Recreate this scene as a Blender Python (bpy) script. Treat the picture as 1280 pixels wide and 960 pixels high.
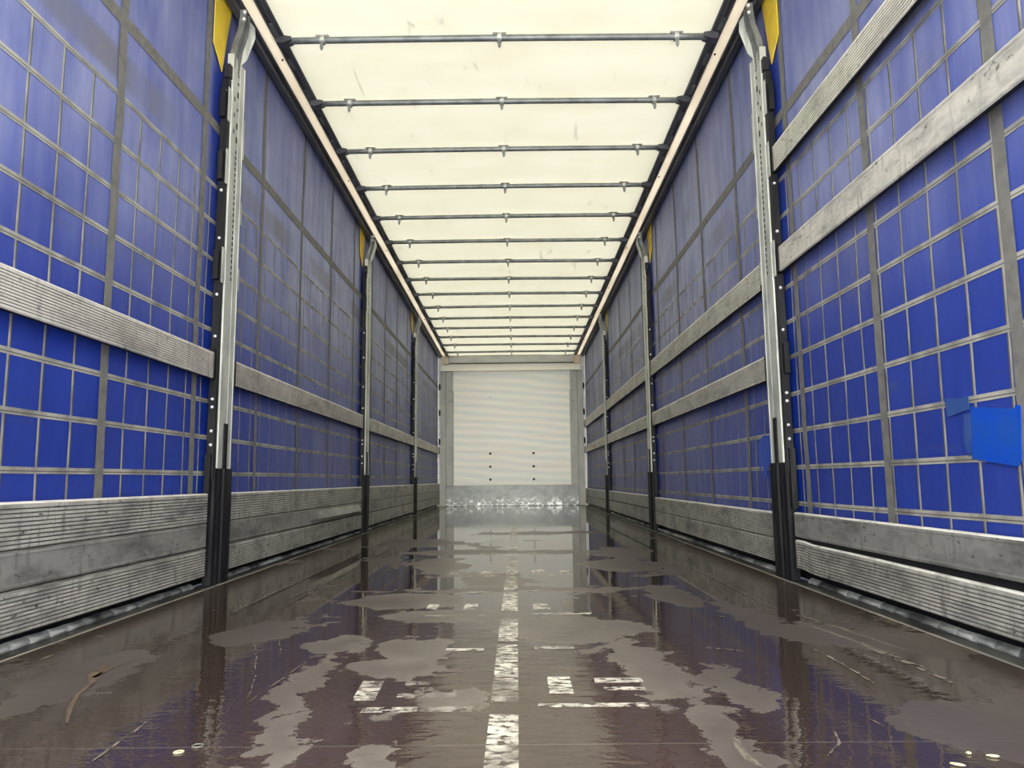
import bpy, bmesh, math, random
from mathutils import Vector, Matrix, noise
random.seed(7)
for o in list(bpy.data.objects):
    bpy.data.objects.remove(o)
SC = bpy.context.scene
COL = SC.collection

# ------------------------------------------------------------------ camera
F_PX = 923.52
PITCH, YAW, ROLL = 0.12928, 0.00513, -0.01039
cam_d = bpy.data.cameras.new('camera')
cam_d.sensor_fit = 'HORIZONTAL'
cam_d.sensor_width = 36.0
cam_d.lens = F_PX / 1280.0 * 36.0
cam_d.clip_start = 0.02
cam = bpy.data.objects.new('camera', cam_d)
COL.objects.link(cam)
cy, sy, cp, sp_, cr, sr = (math.cos(YAW), math.sin(YAW), math.cos(PITCH), math.sin(PITCH), math.cos(ROLL), math.sin(ROLL))
right = Vector((cy, sy, 0)); f0 = Vector((-sy, cy, 0)); up = Vector((0, 0, 1))
fwd = f0 * cp + up * sp_
up2 = -f0 * sp_ + up * cp
r2 = right * cr + up2 * sr
u2 = -right * sr + up2 * cr
m = Matrix((r2, u2, -fwd)).transposed().to_4x4()
m.translation = Vector((0.07397, 0.0, 0.43539))
cam.matrix_world = m
SC.camera = cam

# ------------------------------------------------------------------ light
SC.view_settings.view_transform = 'Standard'
SC.view_settings.look = 'None'
SC.view_settings.gamma = 1.0
SC.view_settings.use_curve_mapping = False
SC.view_settings.exposure = 0.25
world = bpy.data.worlds.new('overcast_sky')
SC.world = world
world.use_nodes = True
bg = world.node_tree.nodes['Background']
bg.inputs[0].default_value = (0.98, 0.99, 1.0, 1)
bg.inputs[1].default_value = 6.5
fill_sun_d = bpy.data.lights.new('sun', 'SUN')
fill_sun_d.energy = 1.9
fill_sun_d.angle = math.radians(20)
fill_sun_d.color = (1.0, 0.965, 0.88)
sun = bpy.data.objects.new('sun', fill_sun_d)
sun.rotation_euler = (math.radians(86), 0, 0)      # low soft lamp added behind the open rear end to brighten the front wall
sun.location = (0, -8, 2)
COL.objects.link(sun)

# ------------------------------------------------------------------ measures
D = 12.81                      # front wall
Y0 = -0.30                     # open rear end
XC = 1.285                     # curtain plane
POSTS = [3.315, 6.48, 9.645]
def zr(y):                     # roof rail, falling slightly to the front
    return 2.69 - 0.011 * (y - 4.5)

# ------------------------------------------------------------------ materials
def nt(name):
    mt = bpy.data.materials.new(name)
    mt.use_nodes = True
    t = mt.node_tree
    b = t.nodes['Principled BSDF']
    return mt, t, b
def N(t, kind, **kw):
    n = t.nodes.new(kind)
    for k, v in kw.items():
        if k.startswith('i_'):
            n.inputs[k[2:]].default_value = v
        else:
            setattr(n, k, v)
    return n
def coords(t, scale=(1, 1, 1)):
    g = N(t, 'ShaderNodeNewGeometry')
    mp = N(t, 'ShaderNodeMapping')
    mp.inputs['Scale'].default_value = scale
    t.links.new(g.outputs['Position'], mp.inputs[0])
    return mp.outputs[0]
def noise_f(t, scale, stretch=(1, 1, 1), detail=4, lo=0.35, hi=0.65, rough=0.55, dist=0.0):
    n = N(t, 'ShaderNodeTexNoise')
    n.inputs['Scale'].default_value = scale
    n.inputs['Detail'].default_value = detail
    n.inputs['Roughness'].default_value = rough
    n.inputs['Distortion'].default_value = dist
    t.links.new(coords(t, stretch), n.inputs['Vector'])
    r = N(t, 'ShaderNodeMapRange')
    r.inputs['From Min'].default_value = lo
    r.inputs['From Max'].default_value = hi
    t.links.new(n.outputs['Fac'], r.inputs['Value'])
    return r.outputs[0]
def mixc(t, fac, a, b):
    n = N(t, 'ShaderNodeMix', data_type='RGBA')
    for s, v in ((0, fac), (6, a), (7, b)):
        if hasattr(v, 'links') or hasattr(v, 'is_linked'):
            t.links.new(v, n.inputs[s])
        elif s == 0:
            n.inputs[0].default_value = v
        else:
            n.inputs[s].default_value = (*v, 1) if len(v) == 3 else v
    return n.outputs[2]
def math_n(t, op, a, b=None):
    n = N(t, 'ShaderNodeMath', operation=op)
    for s, v in ((0, a), (1, b)):
        if v is None: continue
        if isinstance(v, (int, float)): n.inputs[s].default_value = v
        else: t.links.new(v, n.inputs[s])
    return n.outputs[0]
def bump(t, b, h, strength=0.2, dist=0.01):
    n = N(t, 'ShaderNodeBump')
    n.inputs['Strength'].default_value = strength
    n.inputs['Distance'].default_value = dist
    t.links.new(h, n.inputs['Height'])
    t.links.new(n.outputs[0], b.inputs['Normal'])
def plain(name, col, rough=0.5, metal=0.0, var=None, vscale=12, vstretch=(1, 1, 1), lo=0.4, hi=0.7):
    mt, t, b = nt(name)
    b.inputs['Roughness'].default_value = rough
    b.inputs['Metallic'].default_value = metal
    if var:
        c = mixc(t, noise_f(t, vscale, vstretch, lo=lo, hi=hi), col, var)
        t.links.new(c, b.inputs['Base Color'])
    else:
        b.inputs['Base Color'].default_value = (*col, 1)
    return mt

def alu(name, base, dark, amount, metal=0.35, rough=0.45):
    mt, t, b = nt(name)
    b.inputs['Roughness'].default_value = rough
    b.inputs['Metallic'].default_value = metal
    n1 = noise_f(t, 7, (1, 0.6, 1.6), detail=8, lo=0.45, hi=0.72, rough=0.7)
    n2 = noise_f(t, 30, (1, 1, 0.22), detail=6, lo=0.52, hi=0.75, rough=0.7)
    mx = math_n(t, 'MAXIMUM', n1, n2)
    fac = math_n(t, 'MULTIPLY', mx, amount)
    c = mixc(t, fac, base, dark)
    n3 = noise_f(t, 60, (1, 0.5, 1), detail=4, lo=0.62, hi=0.72)
    c = mixc(t, math_n(t, 'MULTIPLY', n3, amount * 0.9), c, (0.03, 0.03, 0.04))
    t.links.new(c, b.inputs['Base Color'])
    return mt
M = {}
M['alu_rib'] = alu('ribbed_aluminium', (0.82, 0.785, 0.69), (0.22, 0.21, 0.20), 0.8)
M['alu_flat'] = alu('worn_flat_aluminium', (0.72, 0.69, 0.61), (0.22, 0.215, 0.20), 0.9)
M['board_rib'] = alu('ribbed_side_board_aluminium', (0.66, 0.635, 0.56), (0.10, 0.097, 0.09), 1.0)
M['board_flat'] = alu('flat_side_board_aluminium', (0.37, 0.36, 0.325), (0.09, 0.087, 0.08), 0.95)
M['groove'] = plain('dark_board_groove', (0.10, 0.095, 0.085), 0.7, 0.0, (0.24, 0.23, 0.20), 16, (1, .5, 1))  # darker tone for the recessed rib faces
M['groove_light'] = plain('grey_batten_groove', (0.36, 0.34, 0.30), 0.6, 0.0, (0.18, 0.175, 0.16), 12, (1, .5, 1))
M['lit_worn_edge'] = plain('worn_roof_lit_edge', (0.86, 0.83, 0.75), 0.4, 0.2, (0.45, 0.43, 0.38), 9, (1, 1, 1), .5, .75)  # worn bare metal, plus roof light on top edges put into the colour
M['galv'] = plain('galvanised_steel', (0.60, 0.61, 0.54), 0.6, 0.2, (0.38, 0.40, 0.365), 11, (1, 1, .5))
M['galv_dark'] = plain('weathered_steel_tube', (0.22, 0.235, 0.225), 0.45, 0.4, (0.12, 0.125, 0.12), 14)
M['black'] = plain('black_steel', (0.008, 0.008, 0.010), 0.55, 0.0, (0.03, 0.03, 0.03), 22, (1, 1, .15), 0.5, 0.8)
M['black_plastic'] = plain('black_plastic', (0.02, 0.02, 0.022), 0.5)
M['track'] = plain('dark_roof_track', (0.05, 0.052, 0.06), 0.4, 0.2, (0.11, 0.11, 0.12), 10, (1, .3, 1))
M['cream'] = plain('cream_painted_rail', (0.88, 0.83, 0.74), 0.5, 0, (0.74, 0.69, 0.60), 6, (1, .2, 1))
M['bolt'] = plain('bright_bolt', (0.8, 0.8, 0.78), 0.35, 0.5)
M['hole'] = plain('dark_hole', (0.008, 0.008, 0.008), 0.8)
M['yellow'] = plain('yellow_tarpaulin', (0.85, 0.60, 0.03), 0.5, 0, (0.7, 0.48, 0.03), 12)
M['webbing'] = plain('grey_webbing', (0.19, 0.185, 0.165), 0.75, 0, (0.13, 0.125, 0.115), 25)
M['grid_light'] = plain('reinforcement_tape', (0.42, 0.41, 0.35), 0.6, 0, (0.20, 0.195, 0.175), 9, (1, 1, 1), 0.4, 0.65)
M['grid_dark'] = plain('reinforcement_seam', (0.11, 0.108, 0.10), 0.7, 0, (0.07, 0.07, 0.065), 9)
M['frame_grey'] = plain('grey_painted_frame', (0.40, 0.40, 0.36), 0.5, 0, (0.32, 0.32, 0.29), 9, (1, 1, .4))
M['header_grey'] = plain('grey_header_beam', (0.48, 0.48, 0.44), 0.5, 0, (0.40, 0.39, 0.36), 8, (.5, 1, 1))
M['cream_strip'] = plain('cream_painted_strip', (0.97, 0.93, 0.78), 0.5, 0, (0.93, 0.86, 0.68), 8, (.5, 1, 1), .5, .8)
M['joint'] = plain('panel_joint_line', (0.62, 0.60, 0.52), 0.6, 0, (0.85, 0.82, 0.72), 5, (.6, 1, 1))
M['rust'] = plain('rusty_cream_corner', (0.62, 0.50, 0.34), 0.6, 0, (0.75, 0.66, 0.5), 30)
M['sill'] = plain('wet_sill_steel', (0.10, 0.10, 0.085), 0.35, 0.2, (0.035, 0.035, 0.03), 7, (1, .5, 1), .4, .6)
M['seam_edge'] = plain('pale_edge_sealant', (0.34, 0.31, 0.25), 0.5, 0, (0.20, 0.185, 0.16), 6, (1, .6, 1), .4, .65)
M['seal'] = plain('pale_grey_sealing_strip', (0.58, 0.58, 0.52), 0.4, 0, (0.07, 0.07, 0.065), 6, (1, .7, 1), .40, .6)
M['tape_bright'] = plain('bright_blue_tape', (0.0, 0.065, 0.50), 0.4, 0, (0.01, 0.08, 0.40), 14)
M['tape_dark'] = plain('dark_blue_tape', (0.02, 0.07, 0.26), 0.35, 0, (0.05, 0.10, 0.30), 14)
M['debris_pale'] = plain('pale_chip', (0.55, 0.50, 0.30), 0.5)
M['debris_ring'] = plain('pale_ring', (0.15, 0.14, 0.115), 0.45)
M['scratch'] = plain('tan_scratch', (0.15, 0.105, 0.06), 0.6, 0, (0.075, 0.055, 0.04), 40)

for k_ in ('black', 'black_plastic'): M[k_].node_tree.nodes['Principled BSDF'].inputs['Specular IOR Level'].default_value = .2
# kick plate: mottled galvanised sheet
mt, t, b = nt('mottled_kick_plate'); M['kick'] = mt
b.inputs['Metallic'].default_value = 0.3
b.inputs['Roughness'].default_value = 0.4
c = mixc(t, noise_f(t, 9, (1, 1, 1), 8, .4, .65, .7), (0.13, 0.14, 0.132), (0.07, 0.077, 0.074))
gz = N(t, 'ShaderNodeNewGeometry'); sx = N(t, 'ShaderNodeSeparateXYZ'); t.links.new(gz.outputs[0], sx.inputs[0])
lowz = N(t, 'ShaderNodeMapRange'); lowz.inputs[1].default_value = 0.17; lowz.inputs[2].default_value = 0.03
t.links.new(sx.outputs[2], lowz.inputs[0])
c = mixc(t, math_n(t, 'MULTIPLY', noise_f(t, 16, (1, 1, 1.2), 6, .5, .62, .7), lowz.outputs[0]), c, (0.60, 0.62, 0.60))
c = mixc(t, noise_f(t, 14, (.7, 1, 1), 6, .64, .72), c, (0.12, 0.12, 0.12))
t.links.new(c, b.inputs['Base Color'])

# front wall plywood, pale with horizontal grain and faint diagonal bands
mt, t, b = nt('pale_front_panel'); M['ply'] = mt
b.inputs['Roughness'].default_value = 0.5
g = noise_f(t, 5, (.35, 1, 9), 5, .35, .65)
c = mixc(t, g, (0.93, 0.91, 0.81), (0.85, 0.845, 0.77))
w = N(t, 'ShaderNodeTexWave', bands_direction='Z'); w.inputs['Scale'].default_value = 1.5
w.inputs['Distortion'].default_value = 3.0; w.inputs['Detail'].default_value = 3
rot = N(t, 'ShaderNodeMapping'); rot.inputs['Rotation'].default_value = (0, math.radians(-12), 0); rot.inputs['Scale'].default_value = (.6, 1, 1.6)
g2 = N(t, 'ShaderNodeNewGeometry'); t.links.new(g2.outputs[0], rot.inputs[0]); t.links.new(rot.outputs[0], w.inputs[0])
c = mixc(t, math_n(t, 'MULTIPLY', w.outputs['Fac'], .75), c, (0.72, 0.77, 0.75))
c = mixc(t, math_n(t, 'MULTIPLY', noise_f(t, 4.5, (.4, 1, 3), 5, .45, .75), .6), c, (0.93, 0.80, 0.68))
c = mixc(t, math_n(t, 'MULTIPLY', noise_f(t, 26, (.45, 1, 1.2), 3, .69, .75), .6), c, (0.30, 0.27, 0.22))
t.links.new(c, b.inputs['Base Color'])

# curtain: blue tarpaulin with a grey-lilac film
def curtain_mat():
    mt, t, b = nt('blue_tarpaulin')
    b.inputs['Roughness'].default_value = 0.45
    b.inputs['Specular IOR Level'].default_value = 0.35
    base = mixc(t, noise_f(t, 3, (1, 1, 1), 5, .35, .65), (0.004, 0.027, 0.265), (0.006, 0.036, 0.32))
    geo = N(t, 'ShaderNodeNewGeometry'); s = N(t, 'ShaderNodeSeparateXYZ'); t.links.new(geo.outputs[0], s.inputs[0])
    def rng(sock, a0, a1, b0, b1):
        r = N(t, 'ShaderNodeMapRange', interpolation_type='SMOOTHSTEP')
        for k, v in zip((1, 2, 3, 4), (a0, a1, b0, b1)): r.inputs[k].default_value = v
        t.links.new(sock, r.inputs[0]); return r.outputs[0]
    # grey-lilac film: stronger on the upper half, and beyond the first post
    hz = rng(s.outputs[2], .85, 1.7, 0.04, .46)
    hy = rng(s.outputs[1], 3.0, 5.5, 0.0, .27)
    tot = math_n(t, 'MAXIMUM', hz, math_n(t, 'ADD', hy, math_n(t, 'MULTIPLY', hz, 1.05)))
    st = noise_f(t, 6, (1, 2.2, .35), 7, .3, .7, .65)
    st2 = noise_f(t, 1.6, (1, 1, 1), 4, .3, .7)
    v = math_n(t, 'ADD', math_n(t, 'MULTIPLY', st, .5), math_n(t, 'MULTIPLY', st2, .5))
    v = math_n(t, 'ADD', math_n(t, 'MULTIPLY', v, 1.35), .32)
    for py in POSTS:     # the film thins in a strip beside each post
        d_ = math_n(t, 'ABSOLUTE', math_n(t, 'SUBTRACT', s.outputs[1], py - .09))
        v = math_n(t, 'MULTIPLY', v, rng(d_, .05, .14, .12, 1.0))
    grey_film = math_n(t, 'MINIMUM', math_n(t, 'MULTIPLY', tot, v), .85)
    c = mixc(t, grey_film, base, (0.36, 0.39, 0.56))
    # dark rub marks
    rub = noise_f(t, 2.2, (1, .8, 3.5), 6, .6, .75, .7)
    c = mixc(t, math_n(t, 'MULTIPLY', rub, .4), c, (0.10, 0.10, 0.13))
    # grey rub stripe running along the curtain under the upper webbing
    z1 = rng(s.outputs[2], 1.80, 1.84, 0, 1); z2 = rng(s.outputs[2], 1.96, 1.92, 0, 1)
    band = math_n(t, 'MULTIPLY', math_n(t, 'MULTIPLY', z1, z2), noise_f(t, 1.3, (1, 1.2, .1), 4, .42, .6))
    c = mixc(t, math_n(t, 'MULTIPLY', band, .75), c, (0.14, 0.14, 0.16))
    t.links.new(c, b.inputs['Base Color'])
    bump(t, b, noise_f(t, 9, (1, 1, .5), 4, .2, .8), .25, .01)
    return mt
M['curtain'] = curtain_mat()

# roof tarpaulin: lets daylight through
mt = bpy.data.materials.new('translucent_roof_tarpaulin'); mt.use_nodes = True; M['roof'] = mt
t = mt.node_tree; t.nodes.clear()
out = N(t, 'ShaderNodeOutputMaterial')
tr = N(t, 'ShaderNodeBsdfTranslucent'); df = N(t, 'ShaderNodeBsdfDiffuse')
c = mixc(t, noise_f(t, 2.4, (1, 1.6, 1), 7, .3, .72, .65), (0.380, 0.365, 0.286), (0.335, 0.315, 0.222))
c = mixc(t, math_n(t, 'MULTIPLY', noise_f(t, 7, (.35, 1.5, 1), 6, .55, .75, .65), .6), c, (0.31, 0.29, 0.20))
c = mixc(t, math_n(t, 'MULTIPLY', noise_f(t, 3.0, (3.2, .7, 1), 8, .655, .68, .5, 1.2), .55), c, (0.17, 0.17, 0.13))
t.links.new(c, tr.inputs[0])
df.inputs[0].default_value = (0.72, 0.69, 0.58, 1)
mxs = N(t, 'ShaderNodeMixShader'); mxs.inputs[0].default_value = 0.70
t.links.new(tr.outputs[0], mxs.inputs[1]); t.links.new(df.outputs[0], mxs.inputs[2]); t.links.new(mxs.outputs[0], out.inputs[0])

mt = bpy.data.materials.new('translucent_rail_strip'); mt.use_nodes = True; M['rail_strip'] = mt  # lets daylight through so the cream rail underside turns bright
t = mt.node_tree; t.nodes.clear()
out = N(t, 'ShaderNodeOutputMaterial')
tr = N(t, 'ShaderNodeBsdfTranslucent'); df = N(t, 'ShaderNodeBsdfDiffuse')
c = mixc(t, noise_f(t, 5, (1, .3, 1), 5, .4, .7), (0.80, 0.75, 0.65), (0.66, 0.60, 0.50))
t.links.new(c, tr.inputs[0]); df.inputs[0].default_value = (0.8, 0.75, 0.66, 1)
mxs = N(t, 'ShaderNodeMixShader'); mxs.inputs[0].default_value = 0.50
t.links.new(tr.outputs[0], mxs.inputs[1]); t.links.new(df.outputs[0], mxs.inputs[2]); t.links.new(mxs.outputs[0], out.inputs[0])

# floor: brown phenolic plywood, wet
DRY = [(-.21, 2.02, .08, .10), (-.23, 1.81, .11, .09), (-.41, 2.07, .07, .09), (-.33, 2.80, .16, .16), (-.18, 2.46, .20, .10), (-.30, 3.86, .12, .34),
       (-.60, 5.4, .24, .36), (.22, 2.24, .17, .14), (.38, 1.82, .07, .20), (.60, 3.91, .17, .22), (.66, 2.86, .07, .22), (-.15, 1.23, .07, .05),
       (-.05, 1.57, .07, .07), (-.40, 1.66, .045, .26), (-.35, 1.36, .03, .10), (.53, 1.66, .045, .22), (.43, 1.3, .04, .14), (.05, 3.05, .5, .05), (-.1, 4.6, .5, .12), (.2, 6.2, .5, .2), (-.7, 2.2, .10, .18), (.86, 1.35, .10, .15), (-.92, 1.75, .07, .22), (.8, 2.5, .05, .25)]
WET = [(.10, 1.72, .2, .16), (.10, 1.33, .19, .14), (-.34, 1.45, .0, .0), (0, 9, 1.0, 3.0), (.62, 1.9, .06, .35), (-.55, 1.5, .12, .4)]
def floor_mat():
    mt, t, b = nt('wet_brown_plywood')
    geo = N(t, 'ShaderNodeNewGeometry'); s = N(t, 'ShaderNodeSeparateXYZ'); t.links.new(geo.outputs[0], s.inputs[0])
    # ragged lookup so the puddle outlines are frayed
    wn = N(t, 'ShaderNodeTexNoise'); wn.inputs['Scale'].default_value = 5.5; wn.inputs['Detail'].default_value = 7; wn.inputs['Roughness'].default_value = .68
    t.links.new(geo.outputs[0], wn.inputs['Vector'])
    sub = N(t, 'ShaderNodeVectorMath', operation='SUBTRACT'); t.links.new(wn.outputs['Color'], sub.inputs[0]); sub.inputs[1].default_value = (.5, .5, .5)
    scl = N(t, 'ShaderNodeVectorMath', operation='MULTIPLY'); t.links.new(sub.outputs[0], scl.inputs[0]); scl.inputs[1].default_value = (.30, .30, 0)
    wp = N(t, 'ShaderNodeVectorMath', operation='ADD'); t.links.new(geo.outputs[0], wp.inputs[0]); t.links.new(scl.outputs[0], wp.inputs[1])
    def blob(x, y, rx, ry):
        a = N(t, 'ShaderNodeVectorMath', operation='SUBTRACT'); t.links.new(wp.outputs[0], a.inputs[0]); a.inputs[1].default_value = (x, y, 0)
        d = N(t, 'ShaderNodeVectorMath', operation='MULTIPLY'); t.links.new(a.outputs[0], d.inputs[0]); d.inputs[1].default_value = (1 / rx, 1 / ry, 0)
        l = N(t, 'ShaderNodeVectorMath', operation='LENGTH'); t.links.new(d.outputs[0], l.inputs[0])
        r = N(t, 'ShaderNodeMapRange')
        for k, v in zip((1, 2, 3, 4), (.55, 1.45, 1, 0)): r.inputs[k].default_value = v
        t.links.new(l.outputs['Value'], r.inputs[0]); return r.outputs[0]
    def total(L):
        o = None
        for e in L:
            if e[2] <= 0: continue
            q = blob(*e); o = q if o is None else math_n(t, 'MAXIMUM', o, q)
        return o
    big = N(t, 'ShaderNodeTexNoise'); big.inputs['Scale'].default_value = 2.1; big.inputs['Detail'].default_value = 5; big.inputs['Distortion'].default_value = .6
    t.links.new(coords(t, (1.1, .8, 1)), big.inputs['Vector'])
    f = math_n(t, 'ADD', math_n(t, 'MULTIPLY', math_n(t, 'SUBTRACT', big.outputs['Fac'], .5), 1.7), .16)
    f = math_n(t, 'ADD', f, math_n(t, 'MULTIPLY', math_n(t, 'SUBTRACT', noise_f(t, 22, (1, 1, 1), 4, 0, 1), .5), .35))
    f = math_n(t, 'SUBTRACT', f, math_n(t, 'MULTIPLY', total(DRY), .62))
    f = math_n(t, 'ADD', f, math_n(t, 'MULTIPLY', total(WET), .40))
    wr = N(t, 'ShaderNodeMapRange')
    for k, v in zip((1, 2, 3, 4), (-.02, .02, 0, 1)): wr.inputs[k].default_value = v
    t.links.new(f, wr.inputs[0])
    wet = wr.outputs[0]
    ax = math_n(t, 'ABSOLUTE', s.outputs[0])
    mr = N(t, 'ShaderNodeMapRange', interpolation_type='SMOOTHSTEP')
    for k, v in zip((1, 2, 3, 4), (.95, 1.15, 1.0, .55)): mr.inputs[k].default_value = v
    t.links.new(ax, mr.inputs[0])
    wetm = math_n(t, 'MULTIPLY', wet, mr.outputs[0])
    # paler tone down the middle, darker brown to the sides
    mid = N(t, 'ShaderNodeMapRange', interpolation_type='SMOOTHSTEP')
    for k, v in zip((1, 2, 3, 4), (.25, .75, 1.0, 0.0)): mid.inputs[k].default_value = v
    t.links.new(ax, mid.inputs[0])
    nz = noise_f(t, 6, (1, .5, 1), 8, .3, .7, .65)
    dryc = mixc(t, nz, (0.12, 0.098, 0.078), (0.215, 0.185, 0.148))
    drys = mixc(t, nz, (0.062, 0.047, 0.040), (0.105, 0.085, 0.070))
    dry = mixc(t, mid.outputs[0], drys, dryc)
    core = N(t, 'ShaderNodeMapRange')          # the damp heart of a drying patch stays darker than its rim of silt
    for k, v in zip((1, 2, 3, 4), (-.10, -.55, 0, .55)): core.inputs[k].default_value = v
    t.links.new(f, core.inputs[0])
    dry = mixc(t, math_n(t, 'MULTIPLY', core.outputs[0], noise_f(t, 4, (1, 1, 1), 5, .3, .6)), dry, (0.075, 0.058, 0.050))
    wetc = mixc(t, noise_f(t, 5, (1, .5, 1), 6, .3, .7), (0.042, 0.024, 0.020), (0.072, 0.046, 0.038))
    wetc = mixc(t, mid.outputs[0], (0.046, 0.032, 0.024), wetc)
    c = mixc(t, wetm, dry, wetc)
    # pale scuffs
    sc = noise_f(t, 9, (2.4, .5, 1), 8, .66, .74, .7)
    c = mixc(t, math_n(t, 'MULTIPLY', sc, .35), c, (0.24, 0.20, 0.15))
    # panel joints across the floor every 1.22 m
    fy = math_n(t, 'FRACT', math_n(t, 'DIVIDE', math_n(t, 'SUBTRACT', s.outputs[1], 1.29 - 12.2), 1.22))
    jn = math_n(t, 'LESS_THAN', fy, .0035)
    c = mixc(t, math_n(t, 'MULTIPLY', jn, .8), c, (0.12, 0.10, 0.085))
    t.links.new(c, b.inputs['Base Color'])
    rr = N(t, 'ShaderNodeMapRange')
    rr.inputs[3].default_value = .38; rr.inputs[4].default_value = .02
    t.links.new(wetm, rr.inputs[0])
    t.links.new(math_n(t, 'ADD', rr.outputs[0], math_n(t, 'MULTIPLY', noise_f(t, 14, (1, 1, 1), 4), .012)), b.inputs['Roughness'])
    b.inputs['Specular IOR Level'].default_value = 0.5
    b.inputs['IOR'].default_value = 1.50
    h = math_n(t, 'ADD', math_n(t, 'MULTIPLY', noise_f(t, 16, (1, 2.2, 1), 3, 0, 1), .5), math_n(t, 'MULTIPLY', noise_f(t, 5, (1, 1.4, 1), 2, 0, 1), .8))
    rip = N(t, 'ShaderNodeMapRange')
    for k, v in zip((1, 2, 3, 4), (1.6, 2.9, 1.0, .10)): rip.inputs[k].default_value = v
    t.links.new(s.outputs[1], rip.inputs[0])
    ripm = N(t, 'ShaderNodeMapRange')
    for k, v in zip((1, 2, 3, 4), (.25, .6, 2.4, .7)): ripm.inputs[k].default_value = v
    t.links.new(ax, ripm.inputs[0])
    bump(t, b, math_n(t, 'MULTIPLY', math_n(t, 'MULTIPLY', h, rip.outputs[0]), ripm.outputs[0]), .07, .02)
    return mt
M['floor'] = floor_mat()

# pale worn marks on the floor, broken up by wear
mt = bpy.data.materials.new('worn_pale_floor_mark'); mt.use_nodes = True; M['mark'] = mt
t = mt.node_tree; b = t.nodes['Principled BSDF']
b.inputs['Base Color'].default_value = (0.90, 0.85, 0.68, 1); b.inputs['Roughness'].default_value = .35
al = math_n(t, 'MULTIPLY', noise_f(t, 16, (1, 1, 1), 8, .37, .52, .78), noise_f(t, 60, (.6, 1, 1), 4, .38, .52))
t.links.new(math_n(t, 'MULTIPLY', math_n(t, 'MULTIPLY', al, noise_f(t, 3.5, (1, 1, 1), 3, .30, .58)), .9), b.inputs['Alpha'])

mt = bpy.data.materials.new('pale_floor_scuff'); mt.use_nodes = True; M['scuff'] = mt
t = mt.node_tree; b = t.nodes['Principled BSDF']
b.inputs['Base Color'].default_value = (0.25, 0.215, 0.16, 1); b.inputs['Roughness'].default_value = .5
t.links.new(math_n(t, 'MULTIPLY', noise_f(t, 60, (1, .5, 1), 5, .38, .58), .75), b.inputs['Alpha'])

# ------------------------------------------------------------------ mesh helpers
def link(name, bm, mat, parent=None, smooth=False, recalc=True):
    if recalc:
        bmesh.ops.recalc_face_normals(bm, faces=bm.faces)
    me = bpy.data.meshes.new(name)
    bm.to_mesh(me); bm.free()
    mats = mat if isinstance(mat, (list, tuple)) else [mat]
    for q in mats: me.materials.append(q)
    if smooth:
        for p in me.polygons: p.use_smooth = True
    o = bpy.data.objects.new(name, me)
    COL.objects.link(o)
    if parent: o.parent = parent
    return o
def thing(name, label, cat, loc=(0, 0, 0), group=None):
    o = bpy.data.objects.new(name, None)
    o.empty_display_size = .1
    COL.objects.link(o)
    o.location = loc
    tag(o, label, cat, group)
    return o
def tag(o, label, cat, group=None):
    o['label'] = label; o['category'] = cat
    if group: o['group'] = group
    return o
def struct(o, label=None, cat=None):
    o['kind'] = 'structure'
    if label: o['label'] = label
    if cat: o['category'] = cat
    return o
def box(bm, x0, x1, y0, y1, z0, z1, bev=0.0):
    vs = [bm.verts.new((x, y, z)) for x in (x0, x1) for y in (y0, y1) for z in (z0, z1)]
    fs = []
    for q in ((0, 1, 3, 2), (4, 6, 7, 5), (0, 4, 5, 1), (2, 3, 7, 6), (0, 2, 6, 4), (1, 5, 7, 3)):
        fs.append(bm.faces.new([vs[i] for i in q]))
    if bev:
        es = list({e for f in fs for e in f.edges})
        bmesh.ops.bevel(bm, geom=es, offset=bev, segments=2, affect='EDGES', profile=.5)
def prism_y(bm, prof, ys, fn=None):
    """closed (x,z) profile swept along y; fn(x,y,z) may bend it"""
    rings = []
    for y in ys:
        rings.append([bm.verts.new(fn(x, y, z) if fn else (x, y, z)) for x, z in prof])
    n = len(prof)
    for a, b_ in zip(rings, rings[1:]):
        for i in range(n):
            bm.faces.new((a[i], a[(i + 1) % n], b_[(i + 1) % n], b_[i]))
    bm.faces.new(rings[0]); bm.faces.new(list(reversed(rings[-1])))
def prism_z(bm, prof, z0, z1):
    a = [bm.verts.new((x, y, z0)) for x, y in prof]; b_ = [bm.verts.new((x, y, z1)) for x, y in prof]
    n = len(prof)
    for i in range(n):
        bm.faces.new((a[i], a[(i + 1) % n], b_[(i + 1) % n], b_[i]))
    bm.faces.new(a); bm.faces.new(list(reversed(b_)))
def plate(bm, poly, nrm, th):
    """thick polygon plate from 3-D points"""
    nrm = Vector(nrm).normalized() * th
    a = [bm.verts.new(Vector(p)) for p in poly]; b_ = [bm.verts.new(Vector(p) + nrm) for p in poly]
    n = len(poly)
    for i in range(n):
        bm.faces.new((a[i], a[(i + 1) % n], b_[(i + 1) % n], b_[i]))
    bm.faces.new(a); bm.faces.new(list(reversed(b_)))
def tube(bm, pts, r, n=12):
    rings = []
    for i, p in enumerate(pts):
        p = Vector(p)
        d = (Vector(pts[min(i + 1, len(pts) - 1)]) - Vector(pts[max(i - 1, 0)])).normalized()
        a = d.cross(Vector((0, 0, 1)))
        if a.length < .01: a = d.cross(Vector((0, 1, 0)))
        a.normalize(); c_ = d.cross(a)
        rings.append([bm.verts.new(p + (a * math.cos(k * 2 * math.pi / n) + c_ * math.sin(k * 2 * math.pi / n)) * r) for k in range(n)])
    for a, b_ in zip(rings, rings[1:]):
        for k in range(n):
            bm.faces.new((a[k], a[(k + 1) % n], b_[(k + 1) % n], b_[k]))
    bm.faces.new(rings[0]); bm.faces.new(list(reversed(rings[-1])))
def lin(a, b_, n):
    return [a + (b_ - a) * i / n for i in range(n + 1)]
BM = bmesh.new
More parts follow.
